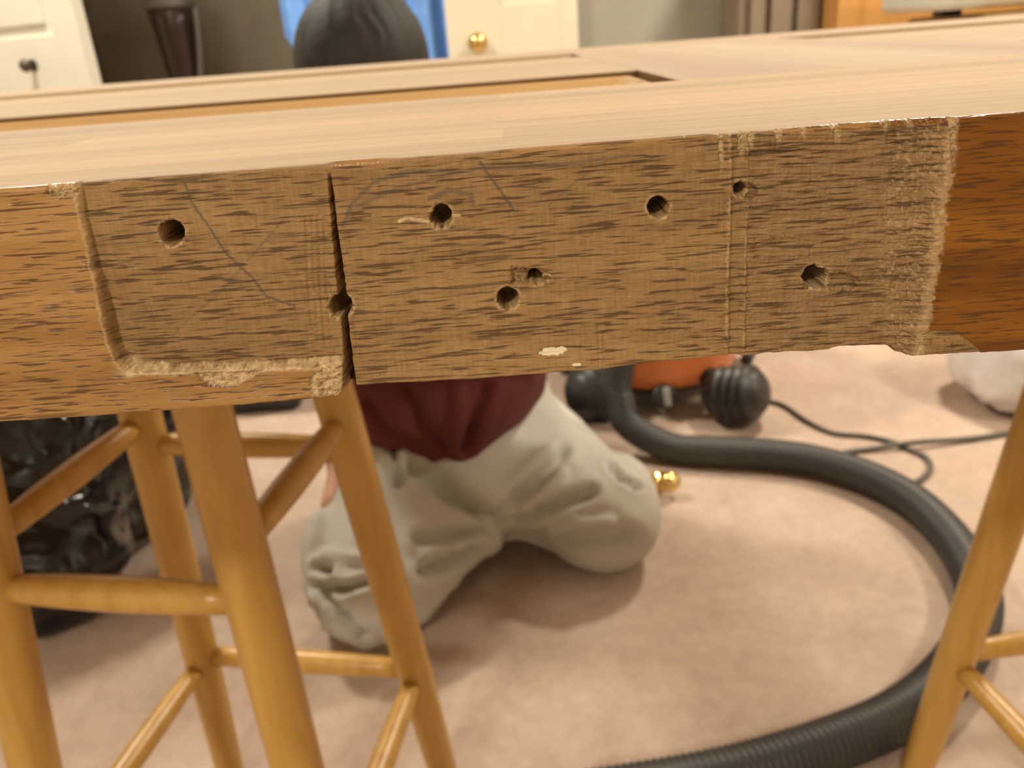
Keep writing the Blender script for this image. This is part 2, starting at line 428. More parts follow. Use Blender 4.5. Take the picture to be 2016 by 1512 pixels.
def near_stile():
    # columns: coarse outside the worked stretch, fine on it
    xs = np.concatenate([np.linspace(DX0, -.125, 30)[:-1], np.arange(-.125, .130, .00016), np.linspace(.130, DX1, 30)])
    nx, nv = len(xs), 285
    bottom_px = [(-180, 845), (0, 832), (150, 823), (300, 812), (500, 797), (640, 784), (664, 781), (668, 776), (676, 770), (695, 768), (720, 768), (760, 764), (850, 759), (947, 754), (1020, 748), (1086, 743),
                 (1180, 736), (1290, 723), (1400, 712), (1440, 707), (1475, 709), (1520, 704), (1600, 700), (1640, 698), (1660, 692), (1700, 691), (1765, 689), (1770, 699), (1800, 703), (1850, 701), (1920, 697), (2016, 691), (2200, 679)]
    bp = np.array([aty(x, y, 0) for x, y in bottom_px])
    zb = np.interp(xs, bp[:, 0], bp[:, 2]); fade = sstep(.118, .2, np.abs(xs)); zb = zb*(1-fade)+ZB*fade
    px0, _ = proj(np.stack([xs, 0*xs, zb], 1))
    jag = (px0 > 690) & (px0 < 1830)
    zb = zb + np.where(jag, (fbm(xs*260, xs*0, 3)-.5)*.0005, (fbm(xs*500, xs*0, 5)-.5)*.0002)
    v = np.linspace(0, 1, nv)
    X = np.repeat(xs[None], nv, 0); Z = ZT - v[:, None]*(ZT-zb[None])
    P = np.stack([X, 0*X, Z], -1); px, py = proj(P)
    inreg = np.abs(X) < .135
    mm = 1e-3
    nA = fbm(px/14, py/14, 21); nB = fbm(px/5, py/5, 31, 3); nH = fbm(px/60, py/3, 41, 3)
    # --- routed / stripped field
    left = [(135, 330), (146, 375), (152, 410), (160, 450), (172, 490), (176, 520), (190, 575), (200, 630), (212, 680), (226, 712), (244, 736)]
    right = [(1818, 740), (1816, 700), (1820, 660), (1828, 620), (1838, 560), (1848, 500), (1858, 430), (1868, 360), (1878, 290), (1884, 240), (1888, 190)]
    poly = left + [(300, 735), (380, 733), (470, 731), (600, 724), (672, 718), (673, 760), (680, 830)] + right + [(1000, 150), (135, 260)]
    dl, _ = seg_dist(px, py, left); db, _ = seg_dist(px, py, poly[10:17]); dr, _ = seg_dist(px, py, right)
    ins = in_poly(px, py, poly); sg = np.where(ins, 1, -1)
    rag = (nA-.5)*9+(nB-.5)*6
    sl = sg*dl+rag*.7; sb = sg*db+rag*.8; sr = sg*dr+(nA-.5)*16+(nB-.5)*12
    wl = np.interp(py, [370, 500, 600, 720], [9, 10, 14, 17]); dpt = np.interp(py, [370, 500, 600, 720], [1.3, 1.7, 3.0, 3.6])*np.interp(px, [150, 330, 500], [1, .75, .55]); dpt = np.where(px > 640, 1.8, np.maximum(dpt, 1.8))
    ramp = np.minimum(np.minimum(sstep(0, 1, sl/wl), sstep(0, 1, (sb+2)/12)), sstep(0, 1, sr/46))
    fieldm = np.where(ins | (np.minimum(np.minimum(dl, db), dr) < 12), ramp, 0)
    fieldm = np.where(inreg, fieldm, 0)
    D = dpt*mm*fieldm
    # second, deeper field towards the ragged end
    sx = px - np.interp(py, [240, 700], [1478, 1468]) + (nA-.5)*6
    sx2 = np.interp(py, [240, 420, 560, 700], [1800, 1772, 1752, 1770]) - px + (nB-.5)*14
    deep = sstep(0, 7, sx)*sstep(0, 16, sx2)*fieldm
    D = D + .55*mm*deep + deep*(nH-.5)*.7*mm + deep*(nB-.5)*.25*mm
    tr, _ = seg_dist(px, py, [(1459, 245), (1462, 330), (1458, 460), (1455, 560), (1453, 715)])
    groove = sstep(17, 9, tr+(nB-.5)*6)*inreg; D = D + .55*mm*groove
    rim = sstep(5, 0, np.abs(tr-18)+(nB-.5)*10)*inreg*(nA > .45); D = D - .15*mm*rim
    ridge = sstep(0, 20, px-np.interp(py, [240, 420, 560, 700], [1770, 1745, 1735, 1765]))*sstep(0, 10, np.interp(py, [240, 700], [1890, 1822])-px)*inreg
    D = D + ridge*fieldm*((nB-.5)*.55*mm + (fbm(px/26, py/10, 55)-.5)*1.1*mm)
    # fine saw lines beside the slit
    for lx, amp in ((598, .18), (610, .15), (622, .22), (634, .15)):
        t_, _ = seg_dist(px, py, [(lx, 430), (lx+3, 540), (lx+14, 690)]); D = D + amp*mm*np.exp(-(t_/2.6)**2)*(nB > .35)*inreg
    t_, _ = seg_dist(px, py, [(1180, 650), (1182, 740)]); D = D + .2*mm*np.exp(-(t_/3)**2)*inreg
    # shallow chisel steps
    for x0_, y0_, x1_, y1_, a in ((1185, 655, 1435, 740, .25), (1350, 250, 1440, 300, .2), (690, 620, 960, 745, .12), (1490, 470, 1600, 520, .35), (1600, 480, 1750, 515, .2), (1480, 250, 1760, 300, -.25)):
        m = sstep(0, 6, np.minimum(np.minimum(px-x0_, x1_-px), np.minimum(py-y0_, y1_-py))+(nB-.5)*8); D = D + a*mm*m*inreg
    # gouge beside a drilled hole
    q = np.minimum(np.minimum(px-1003, 1092-px)/1.4, np.minimum(py-np.interp(px, [1003, 1090], [528, 536]), np.interp(px, [1003, 1090], [572, 562])-py))+(nB-.5)*8
    D = D + sstep(0, 9, q)*np.interp(px, [1003, 1050, 1092], [1.3, 2.4, 1.0])*mm*inreg
    gouge = sstep(0, 6, q)*inreg
    q2 = 1-np.hypot((px-1665)/42, (py-562)/22)+(nB-.5)*.5; D = D + sstep(0, .5, q2)*1.2*mm*inreg
    # drilled screw holes: centre, radius, countersink, raggedness
    holes = [(330, 463, 24, 4, 2), (867, 430, 20, 5, 5), (1300, 412, 20, 2, 1.5), (1466, 377, 13, 3, 2), (667, 608, 22, 4, 2), (1000, 593, 20.5, 3, 1.5), (1056, 552, 13, 6, 5), (1615, 553, 23, 6, 7)]
    hm = np.zeros_like(D)
    for hx, hy, hr, cs, rg in holes:
        r = np.hypot(px-hx, (py-hy)*1.0)+(nA-.5)*2*rg+(nB-.5)*rg
        core = sstep(hr+1.0, hr-1.0, r)*inreg
        D = np.where(core > 0, np.maximum(D, D*(1-core)+13*mm*core), D)
        D = D + .5*mm*sstep(hr+cs+3, hr, r)*(core < .5)*inreg
        hm = np.maximum(hm, np.exp(-((r-hr-4)/3.5)**2)*(r > hr)*(nB > .42)*inreg)
    r = np.hypot((px-1482)/17, (py-382)/17)+(nB-.5)*.3; D = D + 1.6*mm*sstep(1.1, .7, r)*inreg*(np.hypot(px-1466, py-377) > 13)
    # saw slit
    sd, st = seg_dist(px, py, [(645, 345), (650, 400), (657, 470), (663, 520), (671, 590), (676, 640), (683, 710), (691, 790)])
    hw = np.interp(st, [0, .3, .6, .66, .8, 1], [2.6, 5, 8.5, 5, 6.5, 9.5])+(nA-.5)*2
    slit = sstep(hw+1.0, hw-1.0, sd)*inreg*(py > 344)
    D = np.where(slit > 0, np.maximum(D, D*(1-slit)+np.interp(st, [0, .15, .4, 1], [2, 6, 9, 11])*mm*slit), D)
    # broken out lower lip
    tn = in_poly(px, py, [(375, 728), (392, 745), (408, 758), (440, 762), (470, 757), (500, 742), (520, 728)]); 
    D = D + tn*(.5+nB*.9)*mm*sstep(0, 10, db+3)
    end = sstep(606, 622, px+(nA-.5)*22)*sstep(674, 668, px)*sstep(712, 724, py)*inreg
    D = D + end*(.45+(nB-.5)*1.3+(fbm(px/12, py/7, 77, 2)-.5)*1.3)*mm
    # chipped corner on the varnished end, nick on the upper left
    chip = in_poly(px, py, [(1815, 660), (1838, 650), (1880, 652), (1905, 668), (1932, 690), (1940, 720), (1800, 720)])*inreg
    D = D + chip*(.5+(nA-.5)*.5)*mm
    nick = in_poly(px, py, [(86, 360), (92, 366), (88, 384), (120, 390), (150, 388), (150, 355)])*inreg
    D = D + nick*(.7+(nB-.5)*1.2)*mm
    # fluttered top arris
    tp = (ZT-Z)
    fl = 0*D
    for cx_, w_, h_ in ((1468, 13, 60), (1484, 12, 40), (1541, 10, 34), (1590, 9, 26), (1656, 12, 36), (1755, 11, 24), (1800, 8, 14), (1878, 9, 120), (1425, 8, 90)):
        ty = py-np.interp(px, [0, 2016], [372, 223]); fl = np.maximum(fl, sstep(1, .5, np.abs(px-cx_)/w_*(1+.8*np.clip(ty, 0, 400)/h_)+(nB-.5)*.7)*sstep(h_, h_*.3, ty))
    fl = fl*inreg; D = D + fl*(.7+(nB-.5)*1.6)*mm
    # eased arrises
    for dist, r in ((tp, .9*mm), (Z-zb[None], .6*mm)):
        tt = np.clip(dist/r, 0, 1); D = D + r*(1-np.sqrt(np.clip(1-(1-tt)**2, 0, 1)))
    D = D + (nB-.5)*.10*mm*fieldm + (vnoise(px/1.6, py/40, 91)-.5)*.05*mm*fieldm
    # --- masks
    varn = 1-np.maximum(sstep(.02, .25, fieldm), chip*sstep(.3, .5, nA+.15))
    varn = np.where(inreg, varn, 1); varn = varn*(1-end)
    arr = sstep(1.5*mm, .7*mm, tp)*np.maximum.reduce([sstep(140, 90, px), sstep(630, 660, px)*sstep(790, 740, px), sstep(960, 1000, px)*sstep(1425, 1400, px)*.7, sstep(1520, 1600, px)])
    varn = np.maximum(varn, np.where(inreg, arr, 1*(tp < .0)))
    torn = np.maximum.reduce([sstep(8, 3, np.abs(sl-1))*(dl < 24)*.5*(nB*.6+.55), sstep(10, 3, np.abs(sb-2)+(nA-.5)*10)*sstep(230, 250, px)*sstep(676, 668, px)*sstep(690, 712, py), tn*1., end, hm*.7, fl*.75,
                              ridge*np.clip((nB-.55)*5, 0, 1)*.5, sstep(14, 4, np.abs(sr-4))*(dr < 26)*.55, rim*.45, nick*.6, gouge*np.clip((nB-.5)*5, 0, .6)])
    torn = np.maximum(torn, np.exp(-((np.hypot(px-248, (py-726)*1.2)-4)/14)**2))
    sp1, _ = seg_dist(px, py, [(784, 440), (800, 433), (818, 438), (842, 440)]); sp2, _ = seg_dist(px, py, [(884, 428), (904, 428)])
    torn = np.maximum(torn, sstep(4.5, 2, np.minimum(sp1, sp2)+(nB-.5)*3))
    torn = np.clip(torn, 0, 1)*inreg
    rough2 = np.clip(np.maximum(deep, ridge)*.9+groove*.4+sstep(900, 1350, px)*.25, 0, 1)*fieldm
    pen = 0*D
    for pts, w_, a in (([(357, 365), (372, 405), (405, 450), (440, 505), (490, 550), (520, 590), (575, 608)], 2.6, .8), ([(560, 430), (480, 520), (430, 580), (360, 640), (330, 670)], 2.4, .4),
                       ([(945, 322), (975, 365), (1010, 414)], 3.0, .85), ([(672, 448), (690, 405), (735, 360), (800, 342), (880, 338)], 5, .6), ([(700, 410), (760, 382), (850, 355), (940, 335), (1090, 328), (1240, 310)], 4, .55),
                       ([(845, 395), (880, 378), (925, 385), (930, 405)], 6, .6), ([(1080, 410), (1130, 365), (1190, 325)], 2.5, .4), ([(1395, 270), (1400, 290)], 12, .35), ([(1040, 402), (1060, 405)], 4, .3), ([(850, 375), (870, 352)], 6, .3)):
        d_, _ = seg_dist(px, py, pts); pen = np.maximum(pen, a*sstep(w_+1.5, w_*.4, d_+(nB-.5)*4))
    stain = sstep(.55, .7, fbm(px/18, py/8, 63))*sstep(90, 10, np.hypot(px-1090, (py-630)*1.4))*.4
    pen = np.maximum(pen, stain)*inreg
    paint = np.maximum(in_poly(px+(nB-.5)*6, py+(nB-.5)*6, [(1060, 704), (1075, 692), (1110, 688), (1118, 693), (1108, 703), (1085, 706)]), in_poly(px, py, [(1127, 724), (1133, 722), (1147, 722), (1145, 727), (1130, 728)]))*inreg*1.
    pts = np.stack([X, D, Z], -1).reshape(-1, 3)
    idx = np.arange(nx*nv).reshape(nv, nx)
    Fq = np.stack([idx[:-1, :-1], idx[1:, :-1], idx[1:, 1:], idx[:-1, 1:]], -1).reshape(-1, 4)
    mask = np.stack([varn, torn, rough2, sstep(1700, 1800, px)], -1).reshape(-1, 4)
    marks = np.stack([pen, paint, sstep(.45*mm, .0, tp)*(1-varn), np.ones_like(D)], -1).reshape(-1, 4)
    # top, back and underside
    base = len(pts); yb = .1505
    rows, mk, ks = [], [], []
    def addrow(y, z, top, vr):
        rows.append(np.stack([xs, np.full(nx, y) if np.isscalar(y) else y, np.full(nx, z) if np.isscalar(z) else z], 1))
        mk.append(np.tile([vr, 0, 0, .5], (nx, 1))); ks.append(np.tile([0, 0, top, 1.], (nx, 1)))
    yt = D[0]+.0004; ybm = D[-1]
    addrow(yt, ZT, 1, 0); addrow(.02, ZT, 1, 0); addrow(.08, ZT, 1, 0); addrow(yb, ZT, 1, 0)
    addrow(yb, ZT, 0, 1); addrow(yb, ZB, 0, 1); addrow(.03, ZB, 0, 1); addrow(.006, zb, 0, 1)
    ridx = [base+np.arange(nx)+k*nx for k in range(len(rows))]
    def quad(a, b): return np.stack([a[:-1], a[1:], b[1:], b[:-1]], -1)
    Fx = [quad(idx[0], ridx[0]), quad(ridx[0], ridx[1]), quad(ridx[1], ridx[2]), quad(ridx[2], ridx[3]), quad(ridx[4], ridx[5]), quad(ridx[5], ridx[6]), quad(ridx[6], ridx[7]), quad(ridx[7], idx[-1])]
    pts = np.concatenate([pts]+rows); mask = np.concatenate([mask]+mk); marks = np.concatenate([marks]+ks)
    F_all = np.concatenate([Fq]+Fx)
    o = mesh_obj('stile', pts, F_all, M['edge'], door, smooth=True, attrs={'mask': mask, 'marks': marks})
    flat = np.ones(len(o.data.polygons), bool); flat[len(Fq)+nx-1:] = False
    o.data.polygons.foreach_set('use_smooth', flat)
    o['label'] = 'stripped edge with routed recess, screw holes and torn lip'
    return o
near_stile()

def dbox(name, a, b, mat, bev=.0008):
    v, f = box(a, b, bev); o = mesh_obj(name, v, f, mat, door, smooth=False)
    if name in ('mullion', 'rail'):          # upright sides get a darker brown wood than the faces
        o.data.materials.append(M['dark_side'])
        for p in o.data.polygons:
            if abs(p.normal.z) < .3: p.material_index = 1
    return o
OY = [(.152, .248), (.492, .588)]           # the two recessed fields across the door
OX = [(-.90, .062), (.230, .80)]            # and along it
dbox('stile', (DX0, .590, ZB), (DX1, DW, ZT), M['sanded'])
for x0_, x1_ in ((DX0, OX[0][0]), (OX[0][1], OX[1][0]), (OX[1][1], DX1)):
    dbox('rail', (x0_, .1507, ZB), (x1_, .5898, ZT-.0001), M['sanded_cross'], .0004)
for (x0_, x1_) in OX:
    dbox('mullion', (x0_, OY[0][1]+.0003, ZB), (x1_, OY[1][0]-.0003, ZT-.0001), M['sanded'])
    for (y0_, y1_) in OY:
        dbox('panel', (x0_, y0_-.001, ZB+.008), (x1_, y1_+.001, ZT-.020), M['panel'])
        # mitred moulding: profile (inset, depth) swept round the opening
        prof = [(.0030, -.006), (.0042, -.0022), (.007, -.0020), (.012, -.006), (.018, -.013), (.022, -.0195), (.0030, -.0195)]
        cs = [(x0_, y0_, 1, 1), (x1_, y0_, -1, 1), (x1_, y1_, -1, -1), (x0_, y1_, 1, -1)]
        for k in range(4):
            A, B = cs[k], cs[(k+1) % 4]; V = []
            for c in (A, B):
                V += [(c[0]+c[2]*i_, c[1]+c[3]*i_, ZT+d_) for i_, d_ in prof]
            n = len(prof); Fc = [[i, (i+1) % n, n+(i+1) % n, n+i] for i in range(n)]+[list(range(n))[::-1], list(range(n, 2*n))]
            mesh_obj('moulding', V, Fc, M['varnished'], door, smooth=False)

# ------------------------------------------------------------------ bar stools
def make_stool():
    t = thing('bar_stool', '', 'stool', (0, 0, 0), 'bar stools carrying the door')
    v, f = lathe([(.02, .734), (.135, .734), (.146, .739), (.150, .748), (.147, .757), (.138, .7615), (.02, .762)], 48)
    mesh_obj('seat', v, f, M['stool'], t)
    A, B, ZS = .0843, .141, .745
    def at(sx, sy, z): h = A+(B-A)*(.735-z)/.735; return np.array([sx*h, sy*h, z])
    for sx in (-1, 1):
        for sy in (-1, 1):
            zz = np.array([.74, .70, .6, .5, .35, .2, .08, .012, .0]); path = [at(sx, sy, z) for z in zz]
            v, f = tube(path, [.0165, .018, .0192, .0195, .0195, .019, .0175, .0165, .0145], 20)
            mesh_obj('leg', v, f, M['stool'], t)
    def rung(a, b, z, r=.0118):
        p, q = at(*a, z), at(*b, z); ts = np.linspace(.04, .96, 9)
        v, f = tube([p+(q-p)*k for k in ts], [r*(.82+.24*sin(pi*k)) for k in np.linspace(0, 1, 9)], 14); mesh_obj('rung', v, f, M['stool'], t)
    rung((-1, -1), (1, -1), .468, .0128); rung((-1, 1), (1, 1), .482); rung((-1, -1), (-1, 1), .507); rung((1, -1), (1, 1), .510)
    rung((-1, -1), (1, -1), .185); rung((-1, 1), (1, 1), .200, .0122); rung((-1, -1), (-1, 1), .190); rung((1, -1), (1, 1), .190)
    return t
def copy_thing(o):
    c = o.copy(); COL.objects.link(c)
    for ch in list(o.children):
        k = ch.copy(); COL.objects.link(k); k.parent = c
    return c
stool = make_stool(); stool2 = copy_thing(stool)
stool.location = (-.2849, .4574, 0); stool.rotation_euler = (0, 0, -.1817)
stool['label'] = 'honey wooden bar stool in front of the black bag, supporting the door'
stool2.location = (.5737, .4171, 0); stool2.rotation_euler = (0, 0, .1325)
stool2['label'] = 'honey wooden bar stool beside the curved black hose, supporting the door'

# ------------------------------------------------------------------ person kneeling behind the door
per = thing('person', 'person in maroon shirt and stone trousers kneeling on the carpet behind the door', 'person', (-.08, 1.12, 0))
def fold(V, Q, creases, clip=None):
    """cloth folds: valleys (depth > 0) and ridges pressed into the surface along its normal"""
    N = normals(V, Q); px, py = proj(V); facing = ((CAM-V)*N).sum(1) > 0
    d = np.zeros(len(V))
    for pts, w, dep in creases:
        s, _ = seg_dist(px, py, pts); d = d - 1.9*dep*np.exp(-(s/(.85*w))**2) + .4*dep*np.exp(-((s-1.8*w)/w)**2)
    return V + N*(np.clip(d, -.030, .010)*facing)[:, None]
# trousers
KL, KR = (-.245, .865, .085), (.125, 1.03, .083)
HL, HR = (-.195, 1.20, .20), (-.070, 1.235, .180)
Fd = Field((-.50, .70, -.02), (.42, 1.68, .48), .008)
Fd.cone(HL, KL, .105, .082, .03).cone(HR, KR, .098, .080, .03)
Fd.cone(KL, (-.20, 1.33, .07), .078, .06, .02).cone(KR, (.03, 1.45, .07), .078, .06, .02)
Fd.ell((-.115, 1.25, .225), (.16, .12, .12), .05).ell((-.115, 1.26, .33), (.145, .11, .10), .05)
Fd.cone((-.10, 1.13, .17), (-.085, 1.03, .125), .085, .06, .05).cone((-.05, 1.08, .14), (.12, 1.0, .09), .085, .08, .04).cone((-.085, 1.03, .115), (-.205, .90, .09), .06, .080, .04)
Fd.ell((-.325, .93, .10), (.03, .075, .075), .02).ell((.165, 1.06, .10), (.04, .06, .06), .03)
Fd.cut_below(.003)
V, Q = Fd.mesh(); V = smooth_mesh(V, Q, 3)
def c(*p): return [(580+.397*x, 700+.397*y) for x, y in p]
V = fold(V, Q, [(c((600, 540), (780, 690), (960, 810)), 22, .016), (c((620, 900), (780, 885), (960, 870)), 12, .010), (c((640, 1070), (760, 1030), (900, 950)), 12, .010),
                (c((1000, 790), (1180, 620), (1330, 480)), 13, .010), (c((1020, 850), (1240, 760), (1460, 680)), 14, .012), (c((1050, 900), (1300, 930), (1650, 900)), 20, .010),
                (c((1150, 770), (1240, 690), (1310, 590)), 12, -.010), (c((1290, 870), (1420, 830), (1560, 830)), 11, -.010), (c((560, 640), (700, 760), (900, 820)), 14, -.008), (c((640, 990), (800, 960), (930, 900)), 9, -.008), (c((1560, 540), (1620, 610), (1710, 655)), 6, .009), (c((140, 1170), (250, 1300), (350, 1400)), 8, .016), (c((170, 1240), (260, 1350), (340, 1390)), 6, -.012), (c((120, 1050), (165, 1065)), 9, .020), (c((110, 1250), (120, 1330)), 7, .016), (c((110, 1140), (240, 1160), (360, 1120)), 9, .012),
                (c((160, 980), (300, 1000), (360, 1010)), 10, -.008), (c((480, 420), (520, 640)), 10, .010), (c((700, 1290), (800, 1180)), 10, .008)])
N = normals(V, Q); V = V + N*(n3(V, 16, 2)*.004)[:, None]
V[:, 2] = np.maximum(V[:, 2], .003)
mesh_obj('trousers', V, Q, M['trousers'], per)
# body: head, neck, chest, arms and hands in one surface
SL, SR = (-.315, 1.13, .575), (.045, 1.17, .585)
EL, ER = (-.315, 1.235, .37), (.13, 1.10, .40)
WL, WR = tuple(aty(672, 900, 1.10)), (.105, .885, .625)
HC_ = (-.180, 1.02, .775)
Fb = Field((-.50, .68, .10), (.32, 1.50, .96), .006)
Fb.ell((-.10, 1.25, .28), (.14, .10, .12), .04).cone((-.11, 1.24, .3), (-.13, 1.17, .50), .12, .13, .05).ell((-.135, 1.15, .53), (.165, .10, .11), .05)
Fb.cone(SL, SR, .05, .05, .04).cone((-.15, 1.13, .60), (-.175, 1.055, .73), .058, .052, .04)
Fb.ell((HC_[0], HC_[1]+.012, HC_[2]+.015), (.076, .098, .088), .02).ell((HC_[0]-.004, HC_[1]-.05, HC_[2]-.045), (.060, .055, .072), .03)
Fb.cone((HC_[0]-.004, HC_[1]-.098, HC_[2]-.02), (HC_[0]-.004, HC_[1]-.122, HC_[2]-.055), .010, .015, .012)
for s in (-1, 1):
    Fb.ell((HC_[0]+s*.078, HC_[1]+.005, HC_[2]-.02), (.009, .018, .03), .006)
    Fb.ell((HC_[0]+s*.03-.004, HC_[1]-.098, HC_[2]-.008), (.017, .012, .008), .01)
Fb.cone((HC_[0]-.026, HC_[1]-.096, HC_[2]-.082), (HC_[0]+.018, HC_[1]-.096, HC_[2]-.082), .007, .007, .008)
Fb.cone(SL, EL, .05, .042, .03).cone(EL, WL, .041, .028, .015).cone(SR, ER, .05, .042, .03).cone(ER, WR, .041, .028, .015)
def hand(w, d, side, pn, curl, sc=1.0):
    """w wrist, d direction to the fingers, side towards the thumb, pn palm normal"""
    d = np.array(d, float); d /= np.linalg.norm(d); side = np.array(side, float); side -= d*(side@d); side /= np.linalg.norm(side); pn = np.array(pn, float); pn -= d*(pn@d)+side*(pn@side); pn /= np.linalg.norm(pn)
    w = np.array(w, float)
    for k in range(4):
        o_ = (1.5-k)*.0195; kn = w+d*.085*sc+side*o_-d*abs(1.2-k)*.004
        Fb.cone(w+d*.01+side*o_*.6, kn, .014, .0125, .010)
        p, dr, ln = kn, d.copy(), [.042, .046, .043, .034][k]
        for j, a in enumerate((curl*.6, curl, curl*.8)):
            dr = dr*cos(a)+pn*sin(a); q_ = p+dr*ln*(1, .68, .5)[j]; Fb.cone(p, q_, .0098-.0008*j, .0092-.0008*j, .003); p = q_
    b = w+d*.028+side*.026; m_ = b+(d*.75+side*.62+pn*.15)*.038; Fb.cone(w+d*.015+side*.012, b, .014, .0135, .008).cone(b, m_, .0125, .0105, .006).cone(m_, m_+(d*.93+side*.2+pn*.3)*.032, .0105, .009, .004)
hand(WL, tuple(aty(632, 1060, .995)-aty(672, 900, 1.10)), (.3, -.7, .4), (1, .1, .1), .30)
hand(WR, (.02, -.62, .72), (-1, 0, 0), (0, -.6, -.5), .25)
V, Q = Fb.mesh(); V = smooth_mesh(V, Q, 1, .4)
mesh_obj('body', V, Q, M['skin'], per)
# shirt
Fs = Field((-.48, .95, .06), (.30, 1.48, .72), .008)
Fs.ell((-.13, 1.20, .27), (.165, .145, .11), .05).cone((-.115, 1.22, .28), (-.13, 1.17, .48), .150, .155, .05).ell((-.135, 1.15, .53), (.19, .125, .12), .05)
Fs.cone(SL, SR, .066, .066, .04).cone((-.145, 1.14, .58), (-.16, 1.10, .655), .07, .066, .03)
Fs.ell((-.150, 1.11, .290), (.165, .125, .095), .04).cone((-.112, 1.11, .25), (-.112, 1.075, .215), .075, .05, .05)
for a, b in ((SL, EL), (SR, ER)):
    e = tuple(np.array(a)+(np.array(b)-np.array(a))*.62); Fs.cone(a, e, .066, .062, .03)
V, Q = Fs.mesh(); V = smooth_mesh(V, Q, 3)
V = fold(V, Q, [([(905, 750), (900, 820), (890, 880)], 12, -.010), ([(960, 760), (935, 830), (915, 885)], 12, .010), ([(800, 760), (830, 840), (880, 890)], 16, .008), ([(720, 790), (760, 850), (840, 885)], 12, .008)])
N = normals(V, Q); V = V + N*(n3(V, 14, 8)*.006)[:, None]
mesh_obj('shirt', V, Q, M['shirt'], per)
# hair: a cap over the skull with strands as ridges
Fh = Field((-.36, .85, .68), (0.0, 1.20, .98), .005)
Fh.ell((HC_[0], HC_[1]+.018, HC_[2]+.028), (.089, .112, .100), .02).ell((HC_[0], HC_[1]+.06, HC_[2]-.03), (.082, .07, .075), .03)
Fh.F = np.maximum(Fh.F, ((HC_[2]+.000)-Fh.ax[2][None, None, :]+np.minimum(0, HC_[1]+.0-Fh.ax[1][None, :, None])*.9).astype(np.float32))
V, Q = Fh.mesh(); V = smooth_mesh(V, Q, 2); N = normals(V, Q)
ang = np.arctan2(V[:, 1]-HC_[1]-.04, V[:, 0]-HC_[0]); V = V + N*((vnoise(ang*16+vnoise(V[:, 2]*30, ang*3, 2)*3, V[:, 2]*8, 4)-.5)*.004)[:, None]
mesh_obj('hair', V, Q, M['hair'], per)
for sx, sy in ((-.195, 1.40), (.02, 1.52)):
    Fo = Field((sx-.09, sy-.12, -.01), (sx+.09, sy+.17, .12), .006)
    Fo.cone((sx, sy-.05, .055), (sx, sy+.09, .045), .045, .042, .03).ell((sx, sy+.10, .05), (.042, .055, .048), .02).cut_below(.002)
    V, Q = Fo.mesh(); V = smooth_mesh(V, Q, 2); mesh_obj('shoe', V, Q, M['shoe'], per)
wd = np.array(EL)-np.array(WL); wd /= np.linalg.norm(wd); wc = np.array(WL)+wd*.012
u_ = np.cross(wd, [0, 0, 1]); u_ /= np.linalg.norm(u_); w_ = np.cross(wd, u_)
v, f = tube([wc+.0335*(cos(a)*u_+sin(a)*w_) for a in np.linspace(0, 2*pi, 33)], .007, 8, False); wat = mesh_obj('wristwatch', v, f, M['watch'], per)

# ------------------------------------------------------------------ shop vacuum, hose, cord
VC = (.335, 1.73, 0)
vac = thing('shop_vacuum', 'orange wet and dry vacuum on black casters, behind the kneeling person', 'vacuum cleaner', VC)
def at_vac(vf): return xform(vf, VC)
v, f = lathe([(.10, .062), (.172, .062), (.182, .070), (.188, .10), (.197, .36), (.203, .372), (.203, .385)], 48); mesh_obj('tank', at_vac((v, f))[0], f, M['orange'], vac)
v, f = lathe([(.06, .050), (.165, .050), (.176, .061), (.10, .0625)], 48); mesh_obj('tank_base', at_vac((v, f))[0], f, M['black_plastic'], vac)
v, f = lathe([(.205, .380), (.212, .388), (.212, .41), (.20, .43), (.15, .455), (.13, .47), (.125, .56), (.11, .585), (.06, .60), (.01, .603)], 48); mesh_obj('motor_head', at_vac((v, f))[0], f, M['black_plastic'], vac)
v, f = tube(spline([(-.09, 0, .57), (-.085, 0, .64), (-.03, 0, .665), (.03, 0, .665), (.085, 0, .64), (.09, 0, .57)], 6), .013, 12); mesh_obj('handle', at_vac((v, f))[0], f, M['black_plastic'], vac)
def caster(px, py, ang):
    p = atz(px, py, 0)
    # ribbed pear-shaped caster foot, its axle pointing out
    prof = [(.004, -.070), (.030, -.066), (.046, -.052), (.052, -.035)]
    for k in range(4):
        z = -.03+k*.022; prof += [(.060, z), (.063, z+.006), (.060, z+.012), (.048, z+.017)]
    prof += [(.045, .062), (.030, .072), (.004, .076)]
    v, f = lathe(prof, 28); v, f = xform((v, f), (p[0], p[1]+.02, .066), rz=ang, ry=radians(76))
    h = mesh_obj('caster', v, f, M['black_plastic'], vac)
    for s in (-1, 1):
        v, f = lathe([(.006, -.009), (.022, -.009), (.0255, -.005), (.0255, .005), (.022, .009), (.006, .009)], 20)
        v, f = xform((v, f), (p[0]+.034*s*sin(ang)*-1, p[1]+.02+.034*s*cos(ang), .0256), rz=ang+pi/2, ry=pi/2); mesh_obj('wheel', v, f, M['black_plastic'], h)
    d = np.array(VC)-p; d[2] = 0; d /= np.linalg.norm(d)
    v, f = tube([p+np.array([0, .02, .085])+d*.03, p+np.array([0, 0, .085])+d*.10], .022, 12); mesh_obj('bracket', v, f, M['black_plastic'], vac)
caster(1448, 836, radians(-38)); caster(1180, 828, radians(-142))
for a in (35, 145):
    q = np.array(VC)+.22*np.array([cos(radians(a)), sin(radians(a)), 0]); q[1] -= .02
    x_, y_ = proj(q); caster(x_, y_, radians(a))
dp = aty(1308, 781, 1.545)
v, f = lathe([(.026, -.02), (.030, -.012), (.030, .006), (.026, .012), (.005, .014)], 28); v, f = xform((v, f), dp, rx=radians(68), rz=radians(10)); dr = mesh_obj('drain_collar', v, f, M['black_plastic'], vac)
